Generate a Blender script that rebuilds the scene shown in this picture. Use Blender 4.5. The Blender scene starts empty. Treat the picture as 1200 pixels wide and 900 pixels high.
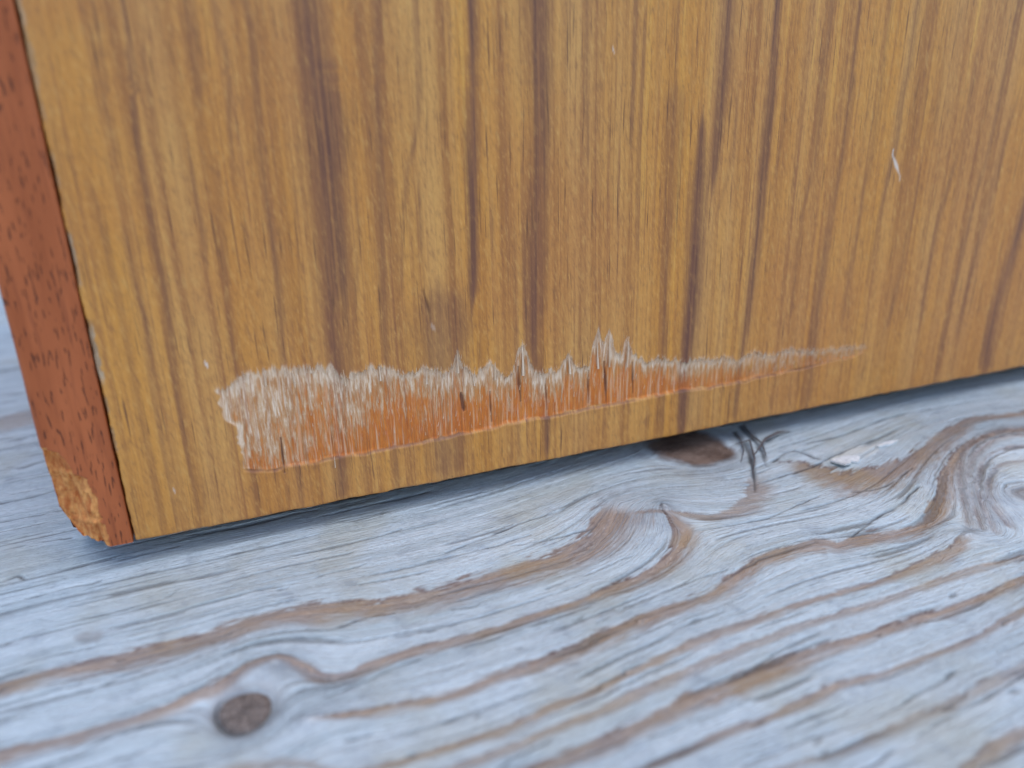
import bpy, math
import numpy as np
from mathutils import Matrix, Vector

scene = bpy.context.scene
C = scene.collection
rng = np.random.default_rng(7)

# ------------------------------------------------------------------ camera
# calibrated from the vertical and horizontal edges of the cabinet
FPX = 960.0                      # focal length for a 1200 px wide picture
LIFT = 0.0046                    # lower edge of the veneered panel above the board
_VX = (2450 * 98 + FPX * FPX) / (2450 * 0.197 - 60)
ex = np.array([_VX, 98 - 0.197 * _VX, FPX]); ex /= np.linalg.norm(ex)
dn = np.array([60., 2450., FPX]); dn /= np.linalg.norm(dn)
up = -dn
ey = np.cross(up, ex)
RW = np.stack([ex, ey, up])      # camera axes (right, down, forward) -> world
P0 = 0.13 * np.array([(158 - 600) / FPX, (635 - 450) / FPX, 1.])
CAM = RW @ (-P0) + np.array([0, 0, LIFT])

cam_d = bpy.data.cameras.new('camera')
cam = bpy.data.objects.new('camera', cam_d); C.objects.link(cam)
m = Matrix.Identity(4)
for i in range(3):
    m[i][0] = RW[i, 0]; m[i][1] = -RW[i, 1]; m[i][2] = -RW[i, 2]; m[i][3] = CAM[i]
cam.matrix_world = m
cam_d.sensor_width = 36.0
cam_d.lens = 36.0 * FPX / 1200.0
cam_d.clip_start = 0.005
cam_d.clip_end = 2000.0
cam_d.dof.use_dof = True
cam_d.dof.focus_distance = 0.141
cam_d.dof.aperture_fstop = 10.5
scene.camera = cam

# ------------------------------------------------------------------ sky, sun, exposure
SUN_EL, SUN_AZ = 76.0, 80.0       # azimuth from +x towards -y (high, in front of the panel)
az = math.radians(SUN_AZ); el = math.radians(SUN_EL)
sun_dir = Vector((math.cos(el) * math.cos(az), -math.cos(el) * math.sin(az), math.sin(el)))
w = bpy.data.worlds.new('World'); scene.world = w; w.use_nodes = True
nt = w.node_tree
sky = nt.nodes.new('ShaderNodeTexSky'); sky.sky_type = 'NISHITA'; sky.sun_disc = False
sky.sun_elevation = el
sky.sun_rotation = math.atan2(sun_dir.x, sun_dir.y)
sky.air_density = 1.0; sky.dust_density = 0.6; sky.ozone_density = 1.0
bg = nt.nodes['Background']; bg.inputs['Strength'].default_value = 0.15
nt.links.new(sky.outputs[0], bg.inputs['Color'])
sd = bpy.data.lights.new('sun', 'SUN'); sd.energy = 0.8; sd.angle = math.radians(50); sd.color = (1, 0.99, 0.97)
so = bpy.data.objects.new('sun', sd); C.objects.link(so)
so.rotation_euler = sun_dir.to_track_quat('Z', 'Y').to_euler()
so.location = (0.3, -0.5, 0.8)
scene.view_settings.view_transform = 'Standard'
scene.view_settings.look = 'None'
scene.view_settings.gamma = 1.0
scene.view_settings.use_curve_mapping = False
scene.view_settings.exposure = 0.90

# ------------------------------------------------------------------ helpers
def ray(px, py):
    return RW @ np.array([(px - 600) / FPX, (py - 450) / FPX, 1.])
def face_pt(px, py):             # point of the panel plane y = 0 -> (x, z above panel foot)
    r = ray(px, py); t = -CAM[1] / r[1]; p = CAM + t * r
    return p[0], p[2] - LIFT
def ground_pt(px, py):           # point of the board plane z = 0
    r = ray(px, py); t = -CAM[2] / r[2]; p = CAM + t * r
    return p[0], p[1]
def depth_scale(pt):             # metres per picture pixel at a world point
    return float((np.array(pt) - CAM) @ RW[:, 2]) / FPX

def _hash(ix, iy, seed):
    h = (ix.astype(np.int64) * 374761393 + iy.astype(np.int64) * 668265263 + seed * 974634777) & 0x7fffffff
    h = ((h ^ (h >> 13)) * 1274126177) & 0x7fffffff
    return ((h ^ (h >> 16)) & 0xffff) / 65535.0
def vnoise(x, y, seed=0):
    x0 = np.floor(x); y0 = np.floor(y); fx = x - x0; fy = y - y0
    fx = fx * fx * (3 - 2 * fx); fy = fy * fy * (3 - 2 * fy)
    a = _hash(x0, y0, seed); b = _hash(x0 + 1, y0, seed); c = _hash(x0, y0 + 1, seed); d = _hash(x0 + 1, y0 + 1, seed)
    return (a * (1 - fx) + b * fx) * (1 - fy) + (c * (1 - fx) + d * fx) * fy
def fbm(x, y, seed=0, n=3):
    s = 0; a = 1; t = 0
    for k in range(n):
        s = s + a * vnoise(x * 2 ** k, y * 2 ** k, seed + k); t += a; a *= .5
    return s / t
def sstep(a, b, x):
    t = np.clip((x - a) / (b - a), 0, 1); return t * t * (3 - 2 * t)

def resample(pts, step):
    """smooth polyline (Catmull-Rom) of rows (x, y, w) -> dense rows"""
    P = np.array(pts, float)
    if len(P) == 2:
        n = max(2, int(np.hypot(*(P[1, :2] - P[0, :2])) / step)); t = np.linspace(0, 1, n)[:, None]
        return P[0] * (1 - t) + P[1] * t
    E = np.vstack([2 * P[0] - P[1], P, 2 * P[-1] - P[-2]]); out = []
    for i in range(1, len(E) - 2):
        n = max(2, int(np.hypot(*(E[i + 1, :2] - E[i, :2])) / step)); t = np.linspace(0, 1, n, endpoint=False)[:, None]
        a, b, c, d = E[i - 1], E[i], E[i + 1], E[i + 2]
        out.append(.5 * (2 * b + (c - a) * t + (2 * a - 5 * b + 4 * c - d) * t ** 2 + (3 * b - a - 3 * c + d) * t ** 3))
    out.append(P[-1:]); r = np.vstack(out); r[:, 2] = np.maximum(r[:, 2], 1e-5)
    return r
def near_line(X, Y, line, margin):
    """indices near the line, distance, signed side, half width there, arc position"""
    x0, y0 = line[:, :2].min(0) - margin; x1, y1 = line[:, :2].max(0) + margin
    idx = np.nonzero((X > x0) & (X < x1) & (Y > y0) & (Y < y1))[0]
    D = np.empty(len(idx)); S = np.empty(len(idx)); W = np.empty(len(idx)); A = np.empty(len(idx))
    tan = np.gradient(line[:, :2], axis=0); tan /= np.linalg.norm(tan, axis=1)[:, None] + 1e-12
    arc = np.concatenate([[0], np.cumsum(np.linalg.norm(np.diff(line[:, :2], axis=0), axis=1))])
    ch = max(1, int(4e6 / len(line)))
    for i in range(0, len(idx), ch):
        j = idx[i:i + ch]; dx = X[j][:, None] - line[None, :, 0]; dy = Y[j][:, None] - line[None, :, 1]
        d2 = dx * dx + dy * dy; k = d2.argmin(1); r = np.arange(len(j))
        D[i:i + ch] = np.sqrt(d2[r, k]); W[i:i + ch] = line[k, 2] / 2; A[i:i + ch] = arc[k]
        S[i:i + ch] = tan[k, 0] * dy[r, k] - tan[k, 1] * dx[r, k]
        inner = (k > 0) & (k < len(line) - 1); dd = D[i:i + ch]; dd[inner] = np.abs(S[i:i + ch])[inner]
    sel = D < margin
    return idx[sel], D[sel], np.sign(S[sel]) * D[sel], W[sel], A[sel]

def tag(o, label=None, cat=None, kind=None, group=None):
    if label: o['label'] = label
    if cat: o['category'] = cat
    if kind: o['kind'] = kind
    if group: o['group'] = group
    return o
def link(o, parent=None):
    C.objects.link(o)
    if parent: o.parent = parent
    return o
def grid_mesh(name, X, Y, Z, attrs, mat, parent=None, flip=False, extra=()):
    """rows x cols vertex arrays -> one smooth mesh object with float attributes"""
    nr, nc = X.shape
    me = bpy.data.meshes.new(name)
    co = np.stack([X, Y, Z], -1).reshape(-1, 3).astype(np.float32)
    i = np.arange(nr * nc).reshape(nr, nc)
    q = np.stack([i[:-1, :-1], i[:-1, 1:], i[1:, 1:], i[1:, :-1]], -1).reshape(-1, 4)
    if flip: q = q[:, ::-1]
    loops = [q.reshape(-1)]; sizes = np.full(len(q), 4)
    for f in extra:
        loops.append(np.array(f)); sizes = np.append(sizes, len(f))
    loops = np.concatenate(loops).astype(np.int32)
    me.vertices.add(len(co)); me.vertices.foreach_set('co', co.reshape(-1))
    me.loops.add(len(loops)); me.loops.foreach_set('vertex_index', loops)
    me.polygons.add(len(sizes))
    st = np.concatenate([[0], np.cumsum(sizes)[:-1]]).astype(np.int32)
    me.polygons.foreach_set('loop_start', st)
    me.update(calc_edges=True)
    me.polygons.foreach_set('use_smooth', np.ones(len(sizes), dtype=bool))
    for k, a in attrs.items():
        at = me.attributes.new(k, 'FLOAT', 'POINT'); at.data.foreach_set('value', np.ascontiguousarray(a, dtype=np.float32).reshape(-1))
    me.materials.append(mat); me.validate(); me.update()
    o = bpy.data.objects.new(name, me)
    return link(o, parent)
def poly_mesh(name, verts, faces, mat, parent=None, smooth=False):
    me = bpy.data.meshes.new(name); me.from_pydata([tuple(map(float, v)) for v in verts], [], faces)
    me.materials.append(mat); me.update()
    if smooth: me.polygons.foreach_set('use_smooth', np.ones(len(me.polygons), dtype=bool))
    o = bpy.data.objects.new(name, me)
    return link(o, parent)
def box_mesh(name, lo, hi, mat, parent=None, bev=0.0006):
    import bmesh
    bm = bmesh.new(); bmesh.ops.create_cube(bm, size=1)
    for v in bm.verts: v.co = [lo[k] + (v.co[k] + .5) * (hi[k] - lo[k]) for k in range(3)]
    bmesh.ops.bevel(bm, geom=bm.edges[:], offset=bev, segments=2, affect='EDGES', profile=.5)
    me = bpy.data.meshes.new(name); bm.to_mesh(me); bm.free(); me.materials.append(mat)
    o = bpy.data.objects.new(name, me); return link(o, parent)

# ------------------------------------------------------------------ material helper
def lin(r, g, b):
    f = lambda c: (c / 255 / 12.92) if c / 255 <= .04045 else ((c / 255 + .055) / 1.055) ** 2.4
    return (f(r), f(g), f(b), 1)
class NT:
    def __init__(s, name):
        s.m = bpy.data.materials.new(name); s.m.use_nodes = True; s.t = s.m.node_tree
        s.b = s.t.nodes['Principled BSDF']; s._obj = None
    def n(s, t, **k):
        x = s.t.nodes.new(t)
        for a, v in k.items(): setattr(x, a, v)
        return x
    def put(s, sock, v):
        if isinstance(v, bpy.types.NodeSocket): s.t.links.new(v, sock)
        else: sock.default_value = v
    def attr(s, name): return s.n('ShaderNodeAttribute', attribute_name=name).outputs['Fac']
    def math(s, op, a, b=0.0, c=None, clamp=False):
        x = s.n('ShaderNodeMath', operation=op, use_clamp=clamp); s.put(x.inputs[0], a); s.put(x.inputs[1], b)
        if c is not None: s.put(x.inputs[2], c)
        return x.outputs[0]
    def xyz(s, a, b, c=0.0):
        x = s.n('ShaderNodeCombineXYZ'); s.put(x.inputs[0], a); s.put(x.inputs[1], b); s.put(x.inputs[2], c); return x.outputs[0]
    def obj(s):
        if s._obj is None:
            t = s.n('ShaderNodeTexCoord'); x = s.n('ShaderNodeSeparateXYZ'); s.t.links.new(t.outputs['Object'], x.inputs[0]); s._obj = x.outputs
        return s._obj
    def noise(s, vec, scale=1.0, detail=3.0, rough=.55, dist=0.0):
        x = s.n('ShaderNodeTexNoise'); s.put(x.inputs['Vector'], vec); x.inputs['Scale'].default_value = scale
        x.inputs['Detail'].default_value = detail; x.inputs['Roughness'].default_value = rough; x.inputs['Distortion'].default_value = dist
        return x.outputs['Fac']
    def ramp(s, f, a, b, lo=0.0, hi=1.0):
        x = s.n('ShaderNodeMapRange', interpolation_type='SMOOTHSTEP'); s.put(x.inputs[0], f)
        for i, v in enumerate((a, b, lo, hi)): x.inputs[i + 1].default_value = v
        return x.outputs[0]
    def mix(s, f, a, b, mode='MIX'):
        x = s.n('ShaderNodeMix', data_type='RGBA', blend_type=mode); s.put(x.inputs[0], f); s.put(x.inputs[6], a); s.put(x.inputs[7], b); return x.outputs[2]
    def bump(s, h, dist, strength=1.0, nrm=None):
        x = s.n('ShaderNodeBump'); x.inputs['Strength'].default_value = strength; x.inputs['Distance'].default_value = dist
        s.put(x.inputs['Height'], h)
        if nrm is not None: s.put(x.inputs['Normal'], nrm)
        return x.outputs[0]
    def done(s, col, rough=.6, nrm=None, spec=.5):
        s.put(s.b.inputs['Base Color'], col); s.put(s.b.inputs['Roughness'], rough)
        s.b.inputs['Specular IOR Level'].default_value = spec
        if nrm is not None: s.put(s.b.inputs['Normal'], nrm)
        return s.m

def mat_deck():
    k = NT('weathered_softwood')
    v, s = k.attr('grain_v'), k.attr('grain_s')
    band, edge, crack, knot, tear = (k.attr(a) for a in ('band', 'edge', 'crack', 'knot', 'tear'))
    flow = lambda a, b, c=0.0: k.xyz(k.math('MULTIPLY', s, a), k.math('MULTIPLY', v, b), c)
    n1 = k.noise(flow(14, 420), detail=3)
    n2 = k.noise(flow(70, 2300, 3.), detail=3, rough=.6)
    n3 = k.noise(flow(160, 5200, 7.), detail=2)
    o = k.obj(); P = k.xyz(o[0], o[1], 0.0)
    big = k.noise(P, 45, 3); mid = k.noise(P, 190, 4, .65); speck = k.noise(P, 900, 3, .6)
    n4 = k.noise(flow(520, 3000, 11.), detail=3, rough=.7)
    n5 = k.noise(flow(40, 900, 15.), detail=4, rough=.7)
    col = k.mix(k.ramp(n1, .3, .7), lin(182, 192, 194), lin(202, 210, 212))
    col = k.mix(k.ramp(n5, .52, .76, 0, .4), col, lin(150, 156, 160))
    col = k.mix(k.ramp(n5, .45, .25, 0, .45), col, lin(216, 223, 224))
    col = k.mix(k.ramp(n2, .54, .76, 0, .38), col, lin(136, 140, 146))
    col = k.mix(k.ramp(n2, .44, .28, 0, .35), col, lin(222, 226, 226))
    col = k.mix(k.ramp(n3, .58, .76, 0, .38), col, lin(112, 114, 120))
    col = k.mix(k.ramp(n4, .53, .74, 0, .55), col, lin(130, 134, 140))
    col = k.mix(k.ramp(n4, .44, .28, 0, .5), col, lin(226, 229, 229))
    col = k.mix(k.ramp(big, .48, .70, 0, .45), col, lin(178, 173, 152))
    col = k.mix(k.ramp(mid, .52, .76, 0, .45), col, lin(136, 144, 154))
    calm = k.mix(k.ramp(mid, .35, .65), lin(200, 208, 210), lin(170, 178, 184))
    calm = k.mix(k.ramp(n4, .53, .76, 0, .35), calm, lin(146, 150, 156))
    col = k.mix(k.math('MULTIPLY', k.attr('swirl'), .75), col, calm)
    bt = k.mix(k.ramp(n2, .35, .65), lin(170, 147, 128), lin(140, 117, 102))
    bt = k.mix(k.ramp(big, .45, .65, 0, .7), bt, lin(160, 131, 95))
    bt = k.mix(k.ramp(mid, .5, .75, 0, .5), bt, lin(168, 156, 148))
    bt = k.mix(k.ramp(n4, .53, .76, 0, .5), bt, lin(116, 94, 80))
    bt = k.mix(k.ramp(n4, .44, .28, 0, .4), bt, lin(202, 184, 168))
    bf = k.math('MULTIPLY', band, k.ramp(n2, .75, .35, .7, 1.0), clamp=True)
    col = k.mix(bf, col, bt)
    col = k.mix(k.math('MULTIPLY', edge, .85, clamp=True), col, lin(104, 76, 66))
    col = k.mix(k.math('MULTIPLY', tear, .9, clamp=True), col, lin(226, 219, 205))
    kc = k.mix(k.ramp(mid, .35, .65), lin(92, 72, 60), lin(126, 104, 90))
    col = k.mix(knot, col, kc)
    col = k.mix(k.ramp(speck, .7, .8, 0, .5), col, lin(110, 106, 104))
    col = k.mix(k.math('MULTIPLY', crack, .9, clamp=True), col, lin(58, 54, 54))
    h = k.math('ADD', k.math('MULTIPLY', n2, 1.0), k.math('MULTIPLY', n3, .5))
    h = k.math('ADD', h, k.math('ADD', k.math('MULTIPLY', speck, .45), k.math('MULTIPLY', n4, .9)))
    nb = k.bump(h, .00042)
    return k.done(col, .72, nb, .35)

def mat_veneer():
    k = NT('striped_veneer')
    st, mark, gz, gt, wear, nick_ledge_shade = (k.attr(a) for a in ('stripe', 'mark', 'gouge', 'gouge_t', 'wear', 'nick_ledge_shade'))
    o = k.obj(); x, z = o[0], o[2]
    warp = k.math('MULTIPLY', k.math('SUBTRACT', k.noise(k.xyz(k.math('MULTIPLY', x, 50), k.math('MULTIPLY', z, 14)), detail=3), .5), .0011)
    u = k.math('ADD', x, warp)
    V = lambda a, b, c=0.0: k.xyz(k.math('MULTIPLY', u, a), k.math('MULTIPLY', z, b), c)
    broad = k.noise(V(110, 3), detail=2)
    fine = k.noise(V(430, 4, 2.), detail=4, rough=.65)
    hair = k.noise(V(1300, 14, 5.), detail=4, rough=.7)
    pore = k.noise(V(2600, 75, 9.), detail=2)
    fleck = k.noise(k.xyz(k.math('ADD', k.math('MULTIPLY', u, 1300), k.math('MULTIPLY', z, 260)), k.math('MULTIPLY', z, 330), 1.), detail=2)
    col = k.mix(k.ramp(broad, .32, .68), lin(204, 138, 56), lin(206, 150, 82))
    patch = k.noise(k.xyz(k.math('MULTIPLY', x, 26), k.math('MULTIPLY', z, 18), 2.), detail=3)
    col = k.mix(k.ramp(patch, .36, .62, 0, .5), col, lin(178, 108, 52))
    col = k.mix(k.ramp(fine, .42, .72, 0, .8), col, lin(150, 92, 48))
    col = k.mix(k.ramp(fine, .42, .25, 0, .6), col, lin(226, 170, 78))
    col = k.mix(k.ramp(hair, .48, .74, 0, .62), col, lin(134, 78, 50))
    dk = k.mix(k.ramp(hair, .35, .65), lin(126, 78, 56), lin(102, 62, 48))
    dk = k.mix(k.ramp(fleck, .5, .75, 0, .3), dk, lin(150, 98, 58))
    sf = k.math('MULTIPLY', st, k.ramp(hair, .25, .6, .74, 1.0), clamp=True)
    col = k.mix(sf, col, dk)
    mott = k.noise(k.xyz(k.math('ADD', k.math('MULTIPLY', x, 2600), k.math('MULTIPLY', z, 500)), k.math('MULTIPLY', z, 620), 6.), detail=3, rough=.65)
    col = k.mix(k.math('MULTIPLY', k.ramp(fleck, .54, .76, 0, .42), k.math('SUBTRACT', 1.0, k.math('MULTIPLY', st, .8))), col, lin(208, 158, 88))
    col = k.mix(k.ramp(fleck, .46, .26, 0, .35), col, lin(126, 80, 52))
    col = k.mix(k.ramp(mott, .5, .75, 0, .4), col, lin(120, 76, 50))
    col = k.mix(k.math('MULTIPLY', k.ramp(mott, .48, .26, 0, .35), k.math('SUBTRACT', 1.0, k.math('MULTIPLY', st, .7))), col, lin(226, 174, 98))
    col = k.mix(k.ramp(pore, .60, .74, 0, .75), col, lin(84, 50, 38))
    # the torn strip: pale dry fibres over fresh orange wood
    fb = k.noise(k.xyz(k.math('MULTIPLY', x, 1900), k.math('MULTIPLY', z, 230), 4.), detail=4, rough=.7)
    fb2 = k.noise(k.xyz(k.math('MULTIPLY', x, 3800), k.math('MULTIPLY', z, 420), 8.), detail=3, rough=.65)
    area = k.noise(k.xyz(k.math('MULTIPLY', x, 120), k.math('MULTIPLY', z, 120), 3.), detail=2)
    pale = k.mix(k.ramp(fb2, .3, .7), lin(210, 178, 148), lin(242, 220, 194))
    tan = k.mix(k.ramp(fb, .35, .62), lin(208, 170, 132), lin(182, 132, 92))
    fresh = k.mix(k.ramp(fb2, .35, .7), lin(214, 118, 38), lin(182, 84, 22))
    fb3 = k.noise(k.xyz(k.math('MULTIPLY', x, 2000), k.math('MULTIPLY', z, 60), 12.), detail=3, rough=.65)
    jit = k.math('ADD', k.math('MULTIPLY', k.math('SUBTRACT', fb3, .5), -2.4), k.math('ADD', k.math('MULTIPLY', k.math('SUBTRACT', fb, .5), 2.2), k.math('MULTIPLY', k.math('SUBTRACT', area, .5), 1.2)))
    ff = k.math('ADD', gt, jit)
    gcol = k.mix(k.ramp(ff, .05, .42), pale, tan)
    gcol = k.mix(k.ramp(ff, .42, .88), gcol, fresh)
    gcol = k.mix(k.ramp(fb2, .58, .74, 0, .5), gcol, lin(232, 208, 180))
    gcol = k.mix(k.ramp(fb3, .53, .66, 0, .6), gcol, lin(154, 82, 36))
    gcol = k.mix(k.ramp(fb3, .47, .36, 0, .42), gcol, lin(236, 212, 182))
    gcol = k.mix(k.ramp(fb, .64, .78, 0, .5), gcol, lin(140, 84, 50))
    col = k.mix(k.math('MULTIPLY', gz, k.ramp(fb, .3, .6, 1.0, .6)), col, gcol)
    col = k.mix(wear, col, k.mix(k.ramp(fb, .4, .6), lin(146, 116, 86), lin(186, 160, 130)))
    col = k.mix(mark, col, lin(226, 220, 214))
    col = k.mix(nick_ledge_shade, col, lin(92, 52, 36))
    rough = k.math('ADD', k.math('MULTIPLY', gz, .38), k.ramp(hair, .3, .7, .38, .5), clamp=True)
    h = k.math('ADD', k.math('MULTIPLY', pore, -.8), k.math('MULTIPLY', hair, -.4))
    h = k.math('ADD', h, k.math('MULTIPLY', k.math('MULTIPLY', fb2, gz), 1.6))
    return k.done(col, rough, k.bump(h, .00004), .5)

def mat_mahogany(chipped):
    k = NT('red_brown_hardwood')
    o = k.obj(); x, y, z = o[0], o[1], o[2]
    xx = k.math('ADD', x, k.math('MULTIPLY', y, .7))
    V = lambda a, b, c=0.0: k.xyz(k.math('MULTIPLY', xx, a), k.math('MULTIPLY', z, b), c)
    broad = k.noise(V(300, 30), detail=3); hair = k.noise(V(1500, 90, 3.), detail=3)
    pore = k.noise(V(3000, 330, 6.), detail=1.5)
    dens = k.noise(V(150, 40, 8.), detail=1)
    col = k.mix(k.ramp(broad, .3, .7), lin(158, 82, 44), lin(180, 98, 56))
    col = k.mix(k.ramp(hair, .5, .75, 0, .4), col, lin(110, 52, 34))
    pf = k.ramp(k.math('ADD', pore, k.math('MULTIPLY', dens, .12)), .655, .72)
    col = k.mix(k.math('MULTIPLY', pf, .7), col, lin(66, 32, 24))
    h = k.math('MULTIPLY', pf, -1.0)
    rough = .5
    if chipped:
        cm = k.attr('chip')
        lay = k.noise(k.xyz(k.math('MULTIPLY', x, 900), k.math('MULTIPLY', z, 380), k.math('MULTIPLY', y, 900)), detail=4, rough=.65)
        cc = k.mix(k.ramp(lay, .3, .7), lin(178, 98, 48), lin(222, 154, 88))
        col = k.mix(cm, col, cc)
        h = k.math('ADD', k.math('MULTIPLY', h, k.math('SUBTRACT', 1.0, cm)), k.math('MULTIPLY', k.math('MULTIPLY', lay, cm), 3.))
        rough = k.math('ADD', k.math('MULTIPLY', cm, .3), .48)
    return k.done(col, rough, k.bump(h, .00006), .3)

def mat_plain(name, c1, c2, sx=800, sz=60, rough=.7):
    k = NT(name); o = k.obj()
    n = k.noise(k.xyz(k.math('MULTIPLY', o[0], sx), k.math('MULTIPLY', o[1], sx), k.math('MULTIPLY', o[2], sz)), detail=3)
    return k.done(k.mix(k.ramp(n, .3, .7), c1, c2), rough, k.bump(n, .00005), .35)

M_DECK = mat_deck(); M_VEN = mat_veneer(); M_STRIP = mat_mahogany(True); M_SIDE = mat_mahogany(False)
M_FIBRE = mat_plain('torn_wood_fibre', lin(200, 168, 136), lin(230, 208, 182), 1500, 200)
M_BASE = mat_plain('gap_shade_wood', lin(58, 42, 34), lin(78, 58, 46), 300, 300)  # dark brown stands in for the shade under the veneered panel
M_FLAKE = mat_plain('grey_wood_flake', lin(196, 197, 196), lin(224, 224, 221), 1200, 1200)
def mat_knot():
    k = NT('dead_knot_wood'); o = k.obj()
    n = k.noise(k.xyz(o[0], o[1]), 900, 4, .65)
    r = k.math('SQRT', k.math('ADD', k.math('MULTIPLY', o[0], o[0]), k.math('MULTIPLY', o[1], o[1])))
    ang = k.math('ARCTAN2', o[1], o[0])
    ring = k.noise(k.xyz(k.math('ADD', k.math('MULTIPLY', r, 4200), k.math('MULTIPLY', n, 2.0)), 0.0), 1, 2)
    spoke = k.noise(k.xyz(k.math('MULTIPLY', ang, 1.6), k.math('MULTIPLY', r, 150), 3.), 2.2, 2)
    col = k.mix(k.ramp(ring, .4, .62), lin(132, 118, 108), lin(104, 90, 82))
    col = k.mix(k.ramp(n, .5, .75, 0, .5), col, lin(150, 140, 134))
    ck = k.ramp(k.math('ABSOLUTE', k.math('SUBTRACT', spoke, .5)), .045, .0)
    col = k.mix(k.math('MULTIPLY', ck, .5), col, lin(60, 50, 46))
    h = k.math('SUBTRACT', k.math('MULTIPLY', n, .5), k.math('ADD', ck, k.math('MULTIPLY', ring, .5)))
    return k.done(col, .8, k.bump(h, .00012), .3)
M_KNOT = mat_knot()

# ------------------------------------------------------------------ the weathered board
# late-wood bands read off the board: rows (x, y, width) in picture pixels, laid into the board plane
BANDS = [
 [(0,807,13),(67,787,13),(160,770,17),(233,750,18),(317,722,17),(367,716,19),(450,708,18),(517,695,21),(600,671,18),(667,651,20),(700,630,22),(716,608,26),(724,588,26)],
 [(0,885,15),(67,868,12),(143,847,8),(200,828,10),(267,795,12),(293,777,8),(327,768,6),(353,780,8),(377,793,9),(412,789,9),(450,774,8),(487,762,9),(567,742,8),(633,720,8),(700,697,9),(760,673,11),(790,650,13),(801,627,12),(791,608,8),(778,592,5)],
 [(355,842,5),(390,838,6),(433,833,10),(467,827,8),(533,813,8),(583,792,9),(633,777,12),(700,749,12),(767,721,12),(833,697,11),(867,675,12),(900,654,12),(960,637,12),(983,641,8),(1000,635,10),(1033,628,10),(1067,622,9),(1091,607,9),(1103,580,8),(1110,552,6),(1128,525,5),(1160,508,4),(1200,503,4)],
 [(450,897,6),(533,873,7),(583,857,9),(633,834,8),(700,806,8),(733,788,7),(787,764,7),(833,744,8),(910,717,6),(950,703,5),(1033,680,5),(1083,660,8),(1117,643,8),(1138,622,5)],
 [(533,899,8),(583,881,9),(633,861,9),(700,833,9),(733,818,9),(800,788,9),(867,760,9),(933,734,6),(1000,714,6),(1050,697,6),(1117,674,5),(1200,650,4)],
 [(600,913,14),(633,898,14),(700,873,14),(767,842,14),(833,812,16),(900,784,17),(933,770,14),(983,754,9),(1033,738,8),(1100,717,8),(1133,706,7),(1200,677,6)],
 [(720,912,6),(760,897,6),(800,880,7),(850,857,7),(900,841,6),(950,818,9),(983,801,9),(1033,789,5),(1083,770,5),(1133,752,4),(1200,714,4)],
 [(900,906,5),(927,897,6),(983,882,6),(1033,860,9),(1100,830,9),(1133,811,9),(1200,780,8)],
 [(1100,922,9),(1143,896,9),(1167,877,10),(1200,857,10)],
 [(917,543,8),(950,549,15),(987,562,22),(1033,556,17),(1083,533,11),(1117,504,8),(1140,491,5),(1200,484,5)],
 [(400,905,5),(340,893,8),(285,900,9),(240,907,9)],
 [(725,603,5),(770,598,4),(830,605,6),(865,597,9),(884,580,12),(886,555,10)],
 [(-5,497,14),(20,492,16),(45,484,14),(80,476,10)],
]
BSTR = [1, 1, 1, .9, .75, 1, .9, .6, .8, 1, .6, .8, .7]
RINGS = [[(1137,620,4),(1128,585,4),(1124,555,4),(1130,530,4),(1148,512,3),(1170,503,3),(1204,500,3)], [(1150,618,3),(1138,585,4),(1134,560,4),(1140,535,4),(1155,520,3),(1175,511,3),(1204,508,3)],
 [(1165,622,3),(1150,590,4),(1145,565,4),(1150,543,3),(1163,530,3),(1180,523,3),(1204,521,3)], [(1180,615,3),(1162,590,4),(1157,570,4),(1162,552,3),(1175,543,3),(1204,538,3)]]
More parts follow.
